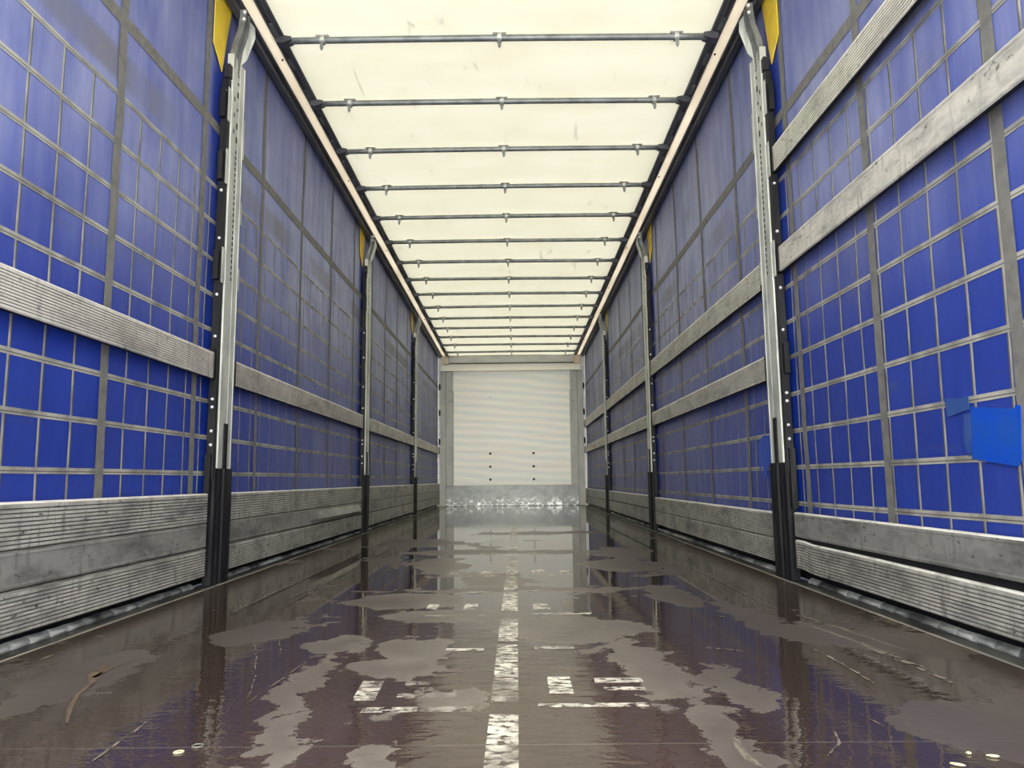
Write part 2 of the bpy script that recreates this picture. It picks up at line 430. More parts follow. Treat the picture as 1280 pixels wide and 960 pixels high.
def many(name, mat, parent, mk, places, smooth=False):
    """one small part repeated: every copy an object of its own"""
    q = BM(); mk(q)
    first = link(name, q, mat, parent, smooth=smooth)
    for i, p in enumerate(places):
        o = first if i == 0 else first.copy()
        if i: COL.objects.link(o)
        o.location = p
def ball(r):
    return lambda q: bmesh.ops.create_uvsphere(q, u_segments=10, v_segments=6, radius=r)

# ================================================================== setting
# floor
bm = BM()
vs = [bm.verts.new(p) for p in ((-1.2146, Y0, 0), (1.2146, Y0, 0), (1.2146, D + .02, 0), (-1.2146, D + .02, 0))]
lo = [bm.verts.new((v.co.x, v.co.y, -.03)) for v in vs]
bm.faces.new(vs); bm.faces.new(lo[::-1])
for i in range(4): bm.faces.new((vs[i], lo[i], lo[(i + 1) % 4], vs[(i + 1) % 4]))
floor = struct(link('floor', bm, M['floor']))
def floor_mark(x0, x1, y0, y1, skew=0.0):
    q = BM()
    nx, ny = 2, 2
    g = [[q.verts.new((x0 + (x1 - x0) * i / nx + skew * j / ny, y0 + (y1 - y0) * j / ny, .0012)) for i in range(nx + 1)] for j in range(ny + 1)]
    for j in range(ny):
        for i in range(nx):
            q.faces.new((g[j][i], g[j][i + 1], g[j + 1][i + 1], g[j + 1][i]))
    return link('worn_mark', q, M['mark'], floor)
for y0, y1 in ((.98, 1.14), (1.18, 1.45), (1.53, 2.04), (2.08, 2.40), (2.55, 2.95), (3.02, 3.44), (3.52, 3.95), (4.03, 4.5), (4.6, 5.4), (5.5, 7.2)):
    floor_mark(.018, .072, y0, y1)
for x0, x1, y0, y1, k in ((-.228, -.016, 1.467, 1.500, 0), (.11, .325, 1.49, 1.515, 0), (-.262, -.216, 1.545, 1.69, -.006), (-.172, -.12, 1.655, 1.685, 0),
        (-.175, -.055, 1.565, 1.592, 0), (.136, .186, 1.58, 1.712, 0), (.238, .342, 1.66, 1.70, 0), (.252, .338, 1.603, 1.628, 0),
        (-.115, -.017, 1.972, 2.002, 0), (.115, .217, 1.985, 2.02, 0), (-.228, -.034, 2.462, 2.49, 0), (.112, .315, 2.478, 2.505, 0),
        (-.243, -.203, 2.59, 2.70, 0), (-.114, -.067, 2.58, 2.70, 0), (.125, .182, 2.57, 2.69, 0), (-.138, -.026, 2.965, 2.995, 0), (.109, .198, 2.98, 3.005, 0),
        (-.256, -.035, 3.45, 3.49, 0), (.116, .336, 3.46, 3.50, 0), (-.25, -.18, 3.54, 3.66, 0), (-.10, -.05, 3.54, 3.64, 0), (.14, .20, 3.55, 3.68, 0), (.27, .33, 3.55, 3.66, 0),
        (-.15, -.04, 4.45, 4.50, 0), (.13, .24, 4.46, 4.51, 0), (-.15, -.03, 5.43, 5.5, 0), (.12, .24, 5.43, 5.5, 0)):
    floor_mark(x0, x1, y0, y1, k)
# forked tan scratch near the left board
q = BM()
def ribbon(q, pts, w, z=.0015):
    L = []
    for i, (x, y) in enumerate(pts):
        x2, y2 = pts[min(i + 1, len(pts) - 1)]; x1, y1 = pts[max(i - 1, 0)]
        d = Vector((x2 - x1, y2 - y1)).normalized(); n_ = Vector((-d.y, d.x)) * w[i] / 2
        L.append((q.verts.new((x + n_.x, y + n_.y, z)), q.verts.new((x - n_.x, y - n_.y, z))))
    for a, b_ in zip(L, L[1:]): q.faces.new((a[0], a[1], b_[1], b_[0]))
ribbon(q, [(-.757, 1.42), (-.80, 1.50), (-.845, 1.60), (-.87, 1.70), (-.905, 1.77), (-.93, 1.86)], [.004, .010, .009, .012, .030, .010])
ribbon(q, [(-.89, 1.74), (-.90, 1.83), (-.87, 1.92)], [.012, .008, .004])
ribbon(q, [(-.91, 1.80), (-.95, 1.79), (-1.0, 1.80)], [.010, .006, .003])
link('scratch_mark', q, M['scratch'], floor)
for pts, w in (([(-.611, 1.444), (-.608, 1.324), (-.601, 1.213)], .006), ([(-.44, 1.971), (-.454, 1.718), (-.466, 1.533)], .004),
               ([(-.706, 2.216), (-.609, 1.991), (-.517, 1.72), (-.472, 1.55)], .003), ([(-.595, 2.143), (-.531, 1.947)], .003),
               ([(-1.125, 1.917), (-1.12, 2.012)], .010), ([(-.785, 2.857), (-.776, 3.079)], .010), ([(-.419, 1.657), (-.424, 1.728)], .007),
               ([(.958, 2.429), (.999, 2.245), (1.031, 2.041), (1.054, 1.898)], .016), ([(.818, 2.02), (.83, 1.907), (.828, 1.738), (.824, 1.635)], .009),
               ([(.927, 2.326), (.966, 2.044), (.99, 1.777), (.99, 1.63)], .024), ([(.56, 1.987), (.64, 1.941)], .010), ([(.686, 2.421), (.729, 2.406)], .016),
               ([(.559, 1.229), (.6, 1.283), (.616, 1.343)], .005), ([(1.178, 2.066), (1.123, 1.807)], .003), ([(.702, 1.437), (.713, 1.367)], .003), ([(.434, 1.311), (.427, 1.232), (.439, 1.185)], .018)):
    q = BM(); fine = []
    for (xa, ya), (xb, yb) in zip(pts, pts[1:]): fine += [(xa + (xb - xa) * i / 8, ya + (yb - ya) * i / 8) for i in range(8)]
    fine.append(pts[-1]); n = len(fine)
    ribbon(q, [(x + .004 * noise.noise(Vector((x * 20, y * 20, 3))), y) for x, y in fine], [w * (.35 + .65 * math.sin(math.pi * (i + .5) / n)) for i in range(n)], .0014)
    link('scuff_mark', q, M['scuff'], floor)

# front wall (plywood panel between the corner columns)
bm = BM()
box(bm, -1.50, 1.50, D, D + .05, -.06, 2.90)
wall_front = struct(link('wall_front', bm, M['ply']))
many('rivet_hole', M['hole'], wall_front, lambda q: bmesh.ops.create_cone(q, cap_ends=True, segments=14, radius1=.021, radius2=.021, depth=.006, matrix=Matrix.Rotation(math.pi / 2, 4, 'X')),
     [(x, D - .003, z) for x in (-.38, .368) for z in (.893, .667, .446)])
many('panel_joint', M['joint'], wall_front, lambda q: box(q, -1.02, 1.02, -.0025, 0, -.0025, .0025), [(0, D, z) for z in (.66, .93, 1.19, 1.45, 1.72, 1.98, 2.2)])

# roof tarpaulin
bm = BM()
ny, nx = 240, 16
BOWS = [3.503 + .6215 * k for k in range(-1, 15)]
def zroof(x, y):
    k = (y - 3.503) / .6215
    sag = .012 * math.sin(math.pi * (k % 1.0)) ** 2
    wr = .006 * noise.noise(Vector((x * 2.0, y * 3.0, 0)))
    e = 1 - (abs(x) / 1.1) ** 8
    return zr(y) - .0145 + (wr - sag) * e + .010 * (1 - (x / 1.1) ** 2)
g = []
for j in range(ny + 1):
    y = Y0 + (D - Y0) * j / ny
    g.append([bm.verts.new((x, y, zroof(x, y))) for x in lin(-1.10, 1.10, nx)])
for j in range(ny):
    for i in range(nx):
        bm.faces.new((g[j][i], g[j + 1][i], g[j + 1][i + 1], g[j][i + 1]))
ceiling = struct(link('ceiling', bm, M['roof'], smooth=True, recalc=False))

# sills and outer edge of the floor
for sg, nm in ((-1, 'trim_1'), (1, 'trim_2')):
    bm = BM()
    prof = [(sg * 1.216, -.03), (sg * 1.216, .001), (sg * 1.222, .003), (sg * 1.232, -.004), (sg * 1.328, -.004), (sg * 1.338, .045), (sg * 1.42, .045), (sg * 1.42, -.03)]
    prism_y(bm, prof, [Y0, D])
    s_ = struct(link(nm, bm, M['sill']))
    bm = BM()
    prism_y(bm, [(sg * 1.2125, .0005), (sg * 1.2140, .0018), (sg * 1.2160, .0022), (sg * 1.2175, .001), (sg * 1.2150, -.002)], lin(Y0, D, 60),
            lambda x, y, z: (x + .0025 * noise.noise(Vector((0, y * 6, sg))), y, z))
    link('edge_sealant', bm, M['seam_edge'], s_)

# ------------------------------------------------------------------ front wall fittings
side_name = {-1: 'left', 1: 'right'}
for sg in (-1, 1):
    col = thing('corner_column', 'grey front corner column at the %s end of the pale front wall' % side_name[sg], 'column', (sg * 1.13, D, 0), 'front corner columns')
    def P(name, mat, *bxs, bev=0.003):
        q = BM()
        for bx in bxs:
            x0, x1, y0, y1, z0, z1 = bx
            xa, xb = sorted((sg * x0 - sg * 1.13, sg * x1 - sg * 1.13))
            box(q, xa, xb, y0 - D, y1 - D, z0, z1, bev)
        return link(name, q, mat, col)
    P('column_post', M['frame_grey'], (1.140, 1.236, D - .075, D - .002, .002, 2.325))
    P('inner_panel', M['frame_grey'], (1.022, 1.139, D - .045, D - .002, .352, 2.325))
    P('edge_channel', M['frame_grey'], (1.006, 1.028, D - .06, D - .046, .352, 1.98))
    for z in (1.976, 1.79, .99): P('panel_step', M['galv_dark'], (1.029, 1.095, D - .052, D - .0455, z, z + .012))
    for z in (2.0, 1.55, 1.05): P('curtain_hook', M['black'], (1.237, 1.262, D - .09, D - .05, z, z + .1))

kp = BM()
box(kp, -1.137, 1.137, D - .095, D - .077, .002, .35, .003)
kick = link('kick_plate', kp, M['kick'])
tag(kick, 'mottled galvanised kick plate along the foot of the front wall', 'plate')

hb = thing('header_beam', 'grey header beam across the top of the front wall', 'beam', (0, D - .12, 2.46))
q = BM(); box(q, -1.082, 1.082, -.05, .05, .0, .135, .006); link('beam', q, M['header_grey'], hb)
for z in (.137, -.010):
    q = BM(); box(q, -1.082, 1.082, -.056, .049, z, z + .009, .002); link('beam_lip', q, M['galv_dark'], hb)
for sg in (-1, 1):
    q = BM()
    box(q, min(sg * 1.085, sg * 1.19), max(sg * 1.085, sg * 1.19), -.05, .05, -.03, .12, .006)
    link('corner_gusset', q, M['rust'], hb)
st = BM(); box(st, -1.222, 1.205, D - .10, D - .003, 2.328, 2.445, .004)
tag(link('cover_strip', st, M['cream_strip']), 'cream painted cover strip under the header beam', 'strip')

# ------------------------------------------------------------------ side curtains
def cx(sg, y, z):
    bay = ((y - .15) % 3.165) / 3.165
    b_ = .010 * math.sin(math.pi * bay) * math.sin(math.pi * min(max(z / 2.7, 0), 1))
    b_ += .032 * max(0.0, 1 - max(z, 0) / .22) ** 1.5
    return sg * (XC + b_ + .004 * noise.noise(Vector((sg * 3, y * 1.1, z * 1.4))) + .0025 * noise.noise(Vector((sg * 5, y * 4, z * 4))))
STRAPS = {-1: [.42, 1.08, 1.74, 2.411, 3.080, 3.835, 4.585, 5.335, 6.09, 6.87, 7.62, 8.39, 9.16, 9.93, 10.68, 11.42, 12.15],
          1: [.44, 1.10, 1.769, 2.437, 3.107, 3.873, 4.64, 5.37, 6.12, 6.88, 7.63, 8.40, 9.17, 9.94, 10.69, 11.43, 12.16]}
ROWS = [.325, .478, .635, .795, .960, 1.115, 1.275, 1.435, 1.605, 1.775]
def strip_v(q, sg, y, w, z0, z1, off, mi=0, lean=0.0, n=28):
    prev = None
    for z in lin(z0, z1, n):
        yy = y + lean * (z - 1.2) + .003 * noise.noise(Vector((y * 7, z * 1.5, sg)))
        a = q.verts.new((cx(sg, yy - w / 2, z) - sg * off, yy - w / 2, z)); b_ = q.verts.new((cx(sg, yy + w / 2, z) - sg * off, yy + w / 2, z))
        if prev:
            f = q.faces.new((prev[0], prev[1], b_, a) if sg > 0 else (prev[1], prev[0], a, b_)); f.material_index = mi
        prev = (a, b_)
def strip_h(q, sg, z, w, y0, y1, off, mi=0, n=190):
    prev = None
    for y in lin(y0, y1, n):
        zz = z + .003 * noise.noise(Vector((z * 5, y * .9, sg)))
        a = q.verts.new((cx(sg, y, zz - w / 2) - sg * off, y, zz - w / 2)); b_ = q.verts.new((cx(sg, y, zz + w / 2) - sg * off, y, zz + w / 2))
        if prev:
            f = q.faces.new((prev[0], prev[1], b_, a) if sg < 0 else (prev[1], prev[0], a, b_)); f.material_index = mi
        prev = (a, b_)
def solid(o, th=.0012):
    md = o.modifiers.new('thickness', 'SOLIDIFY'); md.thickness = th; md.offset = -1
for sg in (-1, 1):
    S = side_name[sg]
    cu = thing('side_curtain', 'blue tarpaulin side curtain with grey reinforcement grid along the %s side' % S, 'curtain', (0, 0, 0), 'side curtains')
    q = BM()
    NY, NZ = 260, 40
    g = [[q.verts.new((cx(sg, y, z), y, z)) for z in [.004, .02, .045, .08, .13] + lin(.19, zr(y) + .06, NZ - 5)] for y in lin(Y0, D - .001, NY)]
    for j in range(NY):
        for i in range(NZ):
            vv = (g[j][i], g[j + 1][i], g[j + 1][i + 1], g[j][i + 1])
            q.faces.new(vv if sg < 0 else vv[::-1])
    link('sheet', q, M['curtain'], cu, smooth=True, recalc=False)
    for y in STRAPS[sg]:
        q = BM(); strip_v(q, sg, y, .047 if y < 3.3 else .042, .02, zr(y) - .01, .0030, lean=.006 * sg)
        link('vertical_strap', q, M['webbing'], cu, recalc=False)
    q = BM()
    for i in range(6): strip_h(q, sg, .0175 + .025 * i, .027, Y0, D - .02, .0042)  # black band painting the shade, and the skirt, below the boards
    link('skirt_shade_band', q, M['black_plastic'], cu, recalc=False)
    q = BM(); strip_h(q, sg, 2.055, .050, Y0, D - .02, .0024)
    link('horizontal_webbing', q, M['webbing'], cu, recalc=False)
    q = BM()
    for z in ROWS:
        for dz, w, mi, off in ((.0045, .010, 0, .0018), (-.0015, .004, 1, .0015), (-.0065, .006, 0, .0018)):
            strip_h(q, sg, z + dz, w, Y0, D - .02, off, mi)
    y = 1.95 - .151 * 14
    while y < D - .05:
        ln = random.uniform(-.006, .006)
        for dy, w, mi in ((-.002, .008, 0), (.0045, .005, 1)):
            strip_v(q, sg, y + dy, w, .02, 1.775, .0012, mi, ln, 20)
        y += .151
    link('reinforcement_grid', q, [M['grid_light'], M['grid_dark']], cu, recalc=False)
    for py in POSTS:
        q = BM()
        pts = [(py - .205, zr(py) + .01), (py - .02, zr(py) + .01), (py - .02, zr(py) - .02), (py - .065, 2.50), (py - .10, 2.335), (py - .205, 2.42)]
        pl = [(cx(sg, y, z) - sg * .010, y, z) for y, z in pts]
        plate(q, pl, (sg, 0, 0), .004)
        link('yellow_corner_patch', q, M['yellow'], cu)['label'] = 'yellow corner patch'
    if sg > 0:
        def patch(nm, poly, mat, off, lab):
            q = BM()
            plate(q, [(cx(sg, y, z) - sg * off, y, z) for y, z in poly], (sg, 0, 0), .0015)
            link(nm, q, mat, cu)['label'] = lab
        patch('tape_patch', [(1.965, .615), (1.795, .595), (1.79, .605), (1.772, .60), (1.785, .47), (1.80, .455), (1.975, .478)], M['tape_bright'], .0065, 'bright blue square of tape over a tear')
        patch('tape_patch', [(2.085, .652), (2.02, .645), (1.975, .645), (1.975, .61), (2.02, .605), (2.075, .598)], M['tape_dark'], .0055, 'crumpled dark blue strip of tape')
        patch('tape_patch', [(2.0, .60), (1.968, .60), (1.972, .50), (1.99, .485), (2.01, .53)], M['tape_dark'], .0055, 'dull translucent blue tape')
        patch('tape_patch', [(3.72, .60), (3.62, .64), (3.50, .63), (3.50, .45), (3.57, .49), (3.62, .42), (3.66, .50), (3.70, .47)], M['tape_bright'], .0055, 'crinkled blue tape beside the post')
        patch('tape_patch', [(5.86, .68), (5.84, .57), (5.83, .50), (5.82, .58)], M['tape_dark'], .0055, 'small dark tear')

# ------------------------------------------------------------------ roof rails
for sg in (-1, 1):
    S = side_name[sg]
    rl = thing('roof_rail', 'long roof rail with cream underside above the %s curtain' % S, 'rail', (0, 0, 0), 'roof rails')
    sl = lambda x, y, z: (x, y, z + zr(y) - 2.69)
    ys = lin(Y0, D - .005, 30)
    def R(name, mat, prof):
        q = BM(); prism_y(q, [(sg * u, z) for u, z in prof], ys, sl); return link(name, q, mat, rl)
    R('cream_rail_strip', M['rail_strip'], [(1.151, 2.690), (1.205, 2.690), (1.205, 2.6935), (1.151, 2.6935)])  # cream rail underside, made translucent to brighten it
    R('curtain_track', M['track'], [(1.206, 2.70), (1.206, 2.690), (1.214, 2.682), (1.222, 2.69), (1.226, 2.69), (1.234, 2.664), (1.266, 2.662), (1.270, 2.70), (1.35, 2.72), (1.35, 2.74), (1.206, 2.74)])
    R('slide_track', M['track'], [(1.150, 2.715), (1.150, 2.688), (1.136, 2.680), (1.133, 2.690), (1.112, 2.686), (1.110, 2.670), (1.102, 2.664), (1.088, 2.664), (1.083, 2.670), (1.083, 2.678), (1.100, 2.72)])
    many('track_plate', M['galv_dark'], rl, lambda q: box(q, min(sg * 1.112, sg * 1.134), max(sg * 1.112, sg * 1.134), -.05, .05, -.0035, .004, .001),
         [(0, y, zr(y) - .006) for y in [2.52 + .31075 * k for k in range(32)]])
    many('rail_bolt', M['hole'], rl, ball(.006), [(sg * 1.165, y, zr(y) - .0035) for y in (2.2, 3.72, 5.3, 6.95, 8.4, 9.9, 11.4)])

# ------------------------------------------------------------------ roof bows
def make_bow():
    r = thing('roof_bow', '', 'roof bow', (0, 0, 0), 'roof bows')
    q = BM()
    tube(q, [(x, 0, .004 * (1 - (x / 1.05) ** 2)) for x in lin(-1.085, 1.085, 16)], .0165, 14)
    link('bow_tube', q, M['galv_dark'], r, smooth=True)
    for sg in (-1, 1):
        q = BM()
        pr = [(sg * 1.045, .010), (sg * 1.045, -.010), (sg * 1.085, -.024), (sg * 1.118, -.024), (sg * 1.118, .006), (sg * 1.085, .016)]
        prism_y(q, pr, [-.026, -.012, .012, .026])
        link('end_carriage', q, M['track'], r)
    for x in (-.89, .01, .91):
        z = .004 * (1 - (x / 1.05) ** 2)
        q = BM()
        for k in range(20):     # band around the tube
            a0, a1 = 2 * math.pi * k / 20, 2 * math.pi * (k + 1) / 20
            f = []
            for xx in (x - .011, x + .011):
                for a in (a0, a1):
                    for rr in (.0168, .0195): f.append(q.verts.new((xx, rr * math.sin(a), z + rr * math.cos(a))))
            # f: x0a0in,x0a0out,x0a1in,x0a1out,x1a0in,...
            q.faces.new((f[1], f[3], f[7], f[5])); q.faces.new((f[0], f[1], f[5], f[4])) if k == 0 else None
            q.faces.new((f[0], f[2], f[3], f[1])); q.faces.new((f[4], f[5], f[7], f[6]))
        bmesh.ops.remove_doubles(q, verts=q.verts, dist=1e-5)
        clip = link('roof_clip', q, M['galv'], r)
        q = BM(); box(q, x - .034, x + .034, -.020, .020, z + .0197, z + .0217, .0005)
        link('clip_plate', q, M['cream'], clip)
        q = BM()
        plate(q, [(x - .009, -.019, z - .012), (x + .009, -.019, z - .012), (x + .009, -.021, z - .055), (x, -.022, z - .070), (x - .009, -.021, z - .055)], (0, 1, 0), .003)
        box(q, x - .012, x + .012, -.022, .004, z - .026, z - .0197, .001)
        link('clip_tongue', q, M['galv_dark'], clip)
    return r
ORD = ['first', 'second', 'third', 'fourth', 'fifth', 'sixth', 'seventh', 'eighth', 'ninth', 'tenth', 'eleventh', 'twelfth', 'thirteenth', 'fourteenth', 'fifteenth']
def copy_tree(o, parent=None):
    c_ = o.copy(); COL.objects.link(c_)
    if parent: c_.parent = parent
    for ch in list(o.children): copy_tree(ch, c_)
    return c_
bow0 = make_bow()
nobow = {3: (0, 1, 2), 8: (0,), 9: ()}
bows = [bow0] + [copy_tree(bow0) for _ in range(14)]
for k, bw in enumerate(bows):
    y = 3.503 + .6215 * k
    bw.location = (0, y, zr(y) - .037)
    bw.rotation_euler = (0, random.uniform(-.002, .002), random.uniform(-.004, .004))
    bw['label'] = ('grey tubular roof bow nearest the top edge of the picture' if k == 0 else
                   'grey tubular roof bow closest to the front wall' if k == 14 else
                   'grey tubular roof bow, %s one counted from the open rear end' % ORD[k])

# ------------------------------------------------------------------ sliding side posts
def make_post(sg):
    r = thing('sliding_post', '', 'post', (0, 0, 0), 'sliding side posts')
    def bxs(name, mat, lst, bev=.0015, parent=r):
        q = BM()
        for u0, u1, y0, y1, z0, z1 in lst:
            box(q, min(sg * u0, sg * u1), max(sg * u0, sg * u1), y0, y1, z0, z1, bev)
        return link(name, q, mat, parent)
    # galvanised hat channel, its web towards the load space
    prof = [(-.076, 1.262), (-.076, 1.236), (-.074, 1.2335), (-.066, 1.2335), (-.064, 1.236), (-.020, 1.236), (-.018, 1.238), (.018, 1.238), (.020, 1.236), (.064, 1.236), (.066, 1.2335), (.074, 1.2335), (.076, 1.236), (.076, 1.262)]
    q = BM(); prism_z(q, [(sg * u, y) for y, u in prof], .50, 2.44)
    link('channel', q, M['galv'], r)
    # punched slots
    ua, ub = sorted((sg * 1.2374, sg * 1.245))
    many('slot', M['hole'], r, lambda q: box(q, ua, ub, -.006, .006, 0, .017), [(0, 0, 1.36 + .028 * k) for k in range(23)])
    many('punched_hole', M['hole'], r, lambda q: box(q, ua, ub, -.008, .008, 0, .03), [(0, 0, z) for z in (2.03, 2.10, 2.255)])
    many('punched_hole', M['hole'], r, lambda q: box(q, ua, ub, -.008, .008, 0, .012), [(0, 0, z) for z in (2.19, 2.32, 2.36, 2.40)])
    many('punched_hole', M['hole'], r, lambda q: box(q, min(sg * 1.2352, sg * 1.24), max(sg * 1.2352, sg * 1.24), -.046, -.036, 0, .022), [(0, 0, z) for z in (2.06, 2.14, 2.22)])
    # black mast rails either side
    bxs('mast_rail', M['black'], [(1.240, 1.272, -.108, -.078, .45, 2.30)])
    bxs('mast_rail', M['black'], [(1.240, 1.272, .078, .096, .45, 2.24)])
    # slat pockets
    for z in (2.10, 1.80, 1.335, .885):
        bxs('slat_pocket', M['black'], [(1.246, 1.268, -.134, -.1085, z, z + .135)])
    for z in (2.10, 1.80, 1.335):
        bxs('pocket_plate', M['galv'], [(1.236, 1.2385, -.112, -.077, z - .01, z + .155)])
    for z in (2.08, 1.99, 1.66, 1.335):
        bxs('pocket_plate', M['galv'], [(1.236, 1.2385, .077, .098, z, z + .11)])
    many('bolt', M['bolt'], r, ball(.0075), [(sg * 1.254, -.109, z) for z in (2.235, 2.19, 1.755, 1.53, 1.27, 1.08, .80, .765, .66, .60)], True)
    # black base housing with ribs and guide
    pr = [(-.098, 1.272), (-.098, 1.234), (-.078, 1.230), (-.070, 1.224), (-.050, 1.224), (-.044, 1.230), (-.030, 1.230), (-.026, 1.222), (.022, 1.222), (.026, 1.230), (.040, 1.230), (.046, 1.224), (.070, 1.224), (.086, 1.230), (.098, 1.236), (.098, 1.272)]
    q = BM(); prism_z(q, [(sg * u, y) for y, u in pr], .001, .498)
    link('base_housing', q, M['black'], r)
    bxs('side_flap', M['black'], [(1.246, 1.270, -.128, -.100, .30, .56)])
    bxs('side_flap', M['black'], [(1.246, 1.270, .099, .110, .30, .56)])
    bxs('guide_strip', M['black'], [(1.230, 1.2375, -.020, .020, .499, .70)])
    # hanger at the top: cranked arm and wing plate
    q = BM()
    path = [(1.250, 2.36), (1.246, 2.44), (1.238, 2.49), (1.214, 2.57), (1.207, 2.63), (1.205, 2.672)]
    for y0, y1, th in ((-.062, -.050, .026), (-.050, -.012, .010), (-.012, 0.0, .026)):
        prof2 = [(u - th / 2, z) for u, z in path] + [(u + th / 2, z) for u, z in reversed(path)]
        a = [q.verts.new((sg * u, y0, z)) for u, z in prof2]; b_ = [q.verts.new((sg * u, y1, z)) for u, z in prof2]
        n = len(prof2)
        for i in range(n): q.faces.new((a[i], a[(i + 1) % n], b_[(i + 1) % n], b_[i]))
        for i in range(n // 2 - 1):
            q.faces.new((a[i], a[i + 1], a[n - 2 - i], a[n - 1 - i])); q.faces.new((b_[i], b_[n - 1 - i], b_[n - 2 - i], b_[i + 1]))
    link('hanger_arm', q, M['galv_dark'], r)
    q = BM()
    plate(q, [(sg * 1.236, .012, 2.43), (sg * 1.214, .030, 2.47), (sg * 1.186, .055, 2.60), (sg * 1.19, .055, 2.655), (sg * 1.204, .012, 2.665), (sg * 1.214, .004, 2.58)], (0, 1, 0), .005)
    link('wing_plate', q, M['galv'], r)
    many('hanger_bolt', M['bolt'], r, ball(.010), [(sg * 1.196, -.064, 2.655), (sg * 1.198, -.064, 2.62)], True)
    bxs('latch_block', M['black_plastic'], [(1.236, 1.262, -.110, -.078, 2.305, 2.37)])
    return r
PL = ['near the open rear end, its top cropped close to the picture edge', 'between the nearest and farthest posts', 'nearest the front wall']
for sg in (-1, 1):
    p0 = make_post(sg)
    for k, y in enumerate(POSTS):
        p = p0 if k == 0 else copy_tree(p0)
        p.location = (0, y, (zr(y) - zr(POSTS[0])) * .0)
        if k: p.scale = (1, 1, (zr(y) - .0) / zr(POSTS[0]))
        p['label'] = 'galvanised and black sliding post on the %s, %s' % (side_name[sg], ('largest and closest to the open rear', 'the middle one of three', 'the last one before the front wall')[k])

# ------------------------------------------------------------------ slats and side boards
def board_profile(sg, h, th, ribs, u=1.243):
    """closed profile (x,z) with a material per side: 0 face, 1 darker groove, 2 worn top edge with roof light painted in, last one underside shade"""
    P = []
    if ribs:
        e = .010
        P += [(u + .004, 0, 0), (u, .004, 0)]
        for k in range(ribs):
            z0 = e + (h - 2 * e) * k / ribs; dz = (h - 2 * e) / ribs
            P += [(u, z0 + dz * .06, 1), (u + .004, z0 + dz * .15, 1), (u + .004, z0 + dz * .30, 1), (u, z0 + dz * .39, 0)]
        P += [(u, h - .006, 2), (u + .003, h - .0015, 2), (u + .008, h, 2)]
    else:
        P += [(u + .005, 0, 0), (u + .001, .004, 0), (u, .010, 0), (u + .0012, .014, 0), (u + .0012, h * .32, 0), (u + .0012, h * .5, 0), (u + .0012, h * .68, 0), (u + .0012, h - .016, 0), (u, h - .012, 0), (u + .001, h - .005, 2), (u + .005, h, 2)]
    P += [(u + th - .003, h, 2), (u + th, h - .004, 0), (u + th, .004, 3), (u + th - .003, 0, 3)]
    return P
def board(name, cat, sg, y0, y1, z, h, ribs, mat, label, group, th=.024, bend=None, caps=True, u=1.243, gap_shade=0, crown=True):
    r = thing(name, label, cat, (0, y0, z), group)
    q = BM(); L = y1 - y0
    P = board_profile(sg, h, th, ribs, u)
    prism_y(q, [(sg * a, b_) for a, b_, _ in P], lin(0, L, 36), bend and (lambda x, y, zz: bend(x, y / L, zz, y)))
    q.faces.ensure_lookup_table()
    for i, f in enumerate(q.faces):
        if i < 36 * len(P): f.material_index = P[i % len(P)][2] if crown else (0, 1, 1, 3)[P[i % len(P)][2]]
    link('board', q, [mat, M['groove_light'] if caps else M['groove'], M['lit_worn_edge'], M['black']], r)  # last slot paints the shade under the board black
    if gap_shade:  # black strip added behind the board gap to paint its deep shadow
        q = BM(); prism_y(q, [(sg * (u + .010), h - .014), (sg * (u + .010), h + gap_shade), (sg * (u + .019), h + gap_shade), (sg * (u + .019), h - .014)], [.002, L - .002])
        link('gap_shade', q, M['black'], r)
    if caps:
        for a, b_ in ((-.012, -.0005), (L + .0005, L + .012)):
            q = BM(); box(q, min(sg * (u - .002), sg * (u + th)), max(sg * (u - .002), sg * (u + th)), a, b_, .001, h - .001, .001)
            link('end_cap', q, M['black_plastic'], r)
    return r
BAYS = [(.20, 3.175), (3.432, 6.340), (6.597, 9.505), (9.762, D - .10)]
BAYW = ['nearest bay', 'second bay', 'third bay', 'farthest bay']
def bayw(k): return BAYW[k]
for k, (a, b_) in enumerate(BAYS):
    board('aluminium_batten', 'batten', -1, a, b_, .888, .117, 11, M['alu_rib'], 'ribbed aluminium batten across the left curtain in the %s' % bayw(k), 'aluminium battens across the curtains')
for k, (a, b_) in enumerate(BAYS):
    lo, hi = ((1.335, 1.80) if k == 0 else (.885, 1.318))
    board('aluminium_batten', 'batten', 1, a, b_, lo, .115, 0 if k == 0 else 11, M['alu_flat'] if k == 0 else M['alu_rib'],
          '%s aluminium batten, lower of two across the right curtain in the %s' % ('flat worn' if k == 0 else 'ribbed', bayw(k)), 'aluminium battens across the curtains')
    board('aluminium_batten', 'batten', 1, a, b_, hi, .118 if k == 0 else .130, 9, M['alu_rib'],
          'ribbed aluminium batten, upper of two across the right curtain in the %s' % bayw(k), 'aluminium battens across the curtains')
def dent(x, t_, z, y):
    w = max(0.0, min((t_ - .45) / .15, 1.0)) * max(0.0, min((.975 - t_) / .03, 1.0))
    f = max(0.0, min((z - .002) / .030, (.086 - z) / .054))
    return (x + .034 * w * f, y, z)
def bowed(x, t_, z, y):
    return (x, y, z - .004 - .006 * math.sin(math.pi * min(t_ * 1.25, 1.0)) * (1 if z > .05 else .5) + (.006 if t_ > .97 else 0))
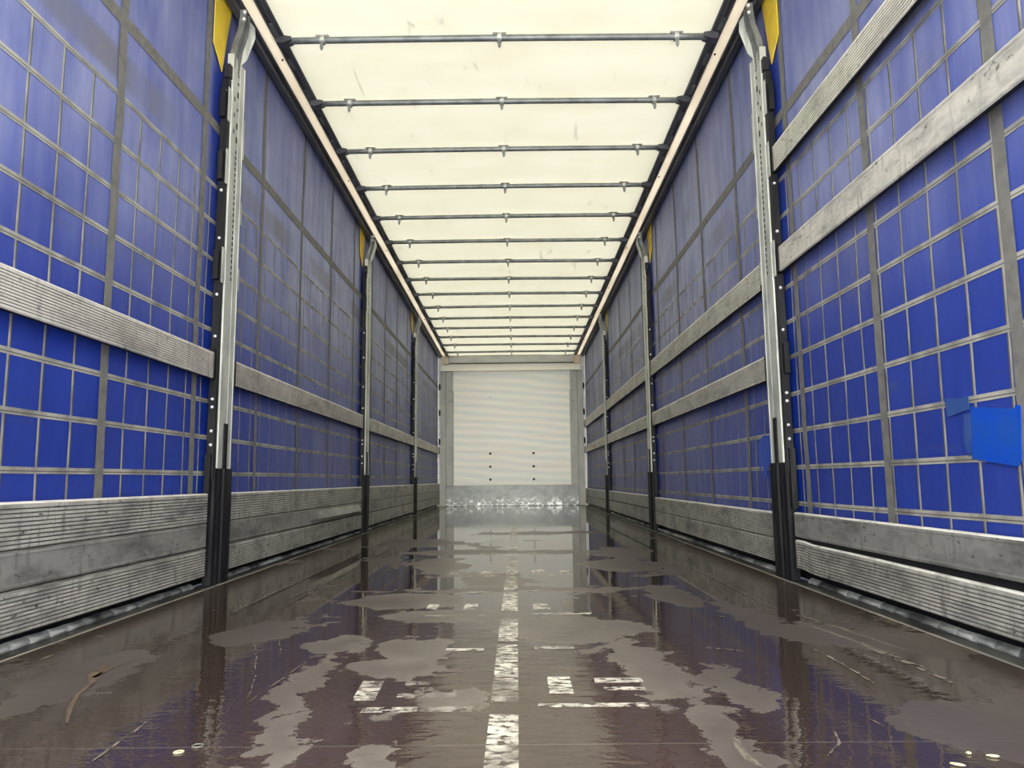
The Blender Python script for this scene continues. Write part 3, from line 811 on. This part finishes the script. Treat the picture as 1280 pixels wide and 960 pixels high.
for k, (a, b_) in enumerate(BAYS):
    for j, (z, h, ribs) in enumerate(((.046, .116, 9), (.1645, .101, 0), (.268, .124, 9))):
        if k == 3 and j != 1: ribs = 7
        lab = '%s aluminium side board, %s of three on the left in the %s' % (('ribbed', 'flat' if k != 1 else 'flat dented', 'ribbed')[j], ('bottom', 'middle', 'top')[j], bayw(k))
        board('side_board', 'side board', -1, a, b_, z, h, ribs, M['board_flat'] if j == 1 else M['board_rib'], lab, 'side boards above the floor', bend=dent if (k == 1 and j == 1) else None, caps=False, crown=(j == 2))
RB = [((.055, .118, 9, 'ribbed bowed'), (.186, .102, 0, 'flat')),
      ((.056, .110, 9, 'ribbed'), (.1675, .112, 9, 'ribbed')),
      ((.046, .122, 0, 'flat'), (.176, .112, 0, 'flat')),
      ((.042, .120, 0, 'flat'), (.1635, .122, 0, 'flat'))]
for k, (a, b_) in enumerate(BAYS):
    for j, (z, h, ribs, w) in enumerate(RB[k]):
        board('side_board', 'side board', 1, a, b_, z, h, ribs, M['board_rib'] if ribs else M['board_flat'],
              '%s aluminium side board, %s of two on the right in the %s' % (w, ('lower', 'upper')[j], bayw(k)), 'side boards above the floor', bend=bowed if (k == 0 and j == 0) else None, caps=False, crown=(j == 1 or k == 0), gap_shade=(0 if j else (.0115, 0, .006, 0)[k]))

# ------------------------------------------------------------------ crumpled sealing strip under the boards
for sg in (-1, 1):
    for k, (a, b_) in enumerate(BAYS):
        q = BM()
        rows = []
        L = b_ - a - .03
        n = int(L / .011)
        for i in range(n + 1):
            y = a + .015 + L * i / n
            ph = (y + .012 * noise.noise(Vector((y * 3, sg, 0)))) / .085
            pl = abs(math.sin(math.pi * ph)) ** .45
            h = .015 + .005 * noise.noise(Vector((y * 5, sg * 2, 4)))
            o_ = .013 * pl
            rows.append([q.verts.new((sg * (uu - o_ * m_), y, zz)) for uu, zz, m_ in ((1.284, -.003, .2), (1.289, .004, 1.0), (1.293, .011, 1.0), (1.297, h, .7), (1.299, h + .003, 0.3))])
        for r0, r1 in zip(rows, rows[1:]):
            for i in range(4):
                vv = (r0[i], r0[i + 1], r1[i + 1], r1[i])
                q.faces.new(vv if sg > 0 else vv[::-1])
        o = link('sealing_strip', q, M['seal'], recalc=False)
        solid(o, .0015)
        tag(o, 'crumpled pale sealing strip under the %s side boards in the %s' % (side_name[sg], bayw(k)), 'sealing strip', 'sealing strips along the floor edge')

# ------------------------------------------------------------------ small litter on the floor
def ring(x, y, r, mat, lab, sq=1.0, rot=0.0):
    q = BM()
    tube(q, [(r * math.cos(a), r * sq * math.sin(a), .0016) for a in lin(0, 2 * math.pi * .97, 16)], .0014, 8)
    o = link('washer', q, mat, smooth=True); o.location = (x, y, .0); o.rotation_euler = (0, 0, rot)
    tag(o, lab, 'washer')
ring(-.463, 1.296, .0085, M['debris_ring'], 'grey ring on the wet floor at lower left, farther one of two')
ring(-.482, 1.268, .0075, M['debris_pale'], 'yellowish ring on the wet floor at lower left, nearer one of two', .7, .4)
def chip(x, y, l, w, rot, lab, mat):
    q = BM()
    bmesh.ops.create_icosphere(q, subdivisions=2, radius=1.0)
    for v in q.verts:
        nn = 1 + .35 * noise.noise(v.co * 1.7 + Vector((x * 9, y * 7, 0)))
        v.co = Vector((v.co.x * l * nn, v.co.y * w * nn, (v.co.z * .55 + .5) * .004))
    o = link('debris_chip', q, mat); o.location = (x, y, .0005); o.rotation_euler = (0, 0, rot)
    tag(o, lab, 'debris chip')
chip(.735, 1.186, .011, .004, -.5, 'pale yellow chip on the floor at lower right, largest of the three chips', M['debris_pale'])
chip(.810, 1.219, .009, .003, -.3, 'pale yellow chip on the floor at lower right, rightmost of the three chips', M['debris_pale'])
chip(.780, 1.232, .004, .003, 0, 'tiny whitish chip on the floor at lower right, farthest of the three chips', M['debris_pale'])
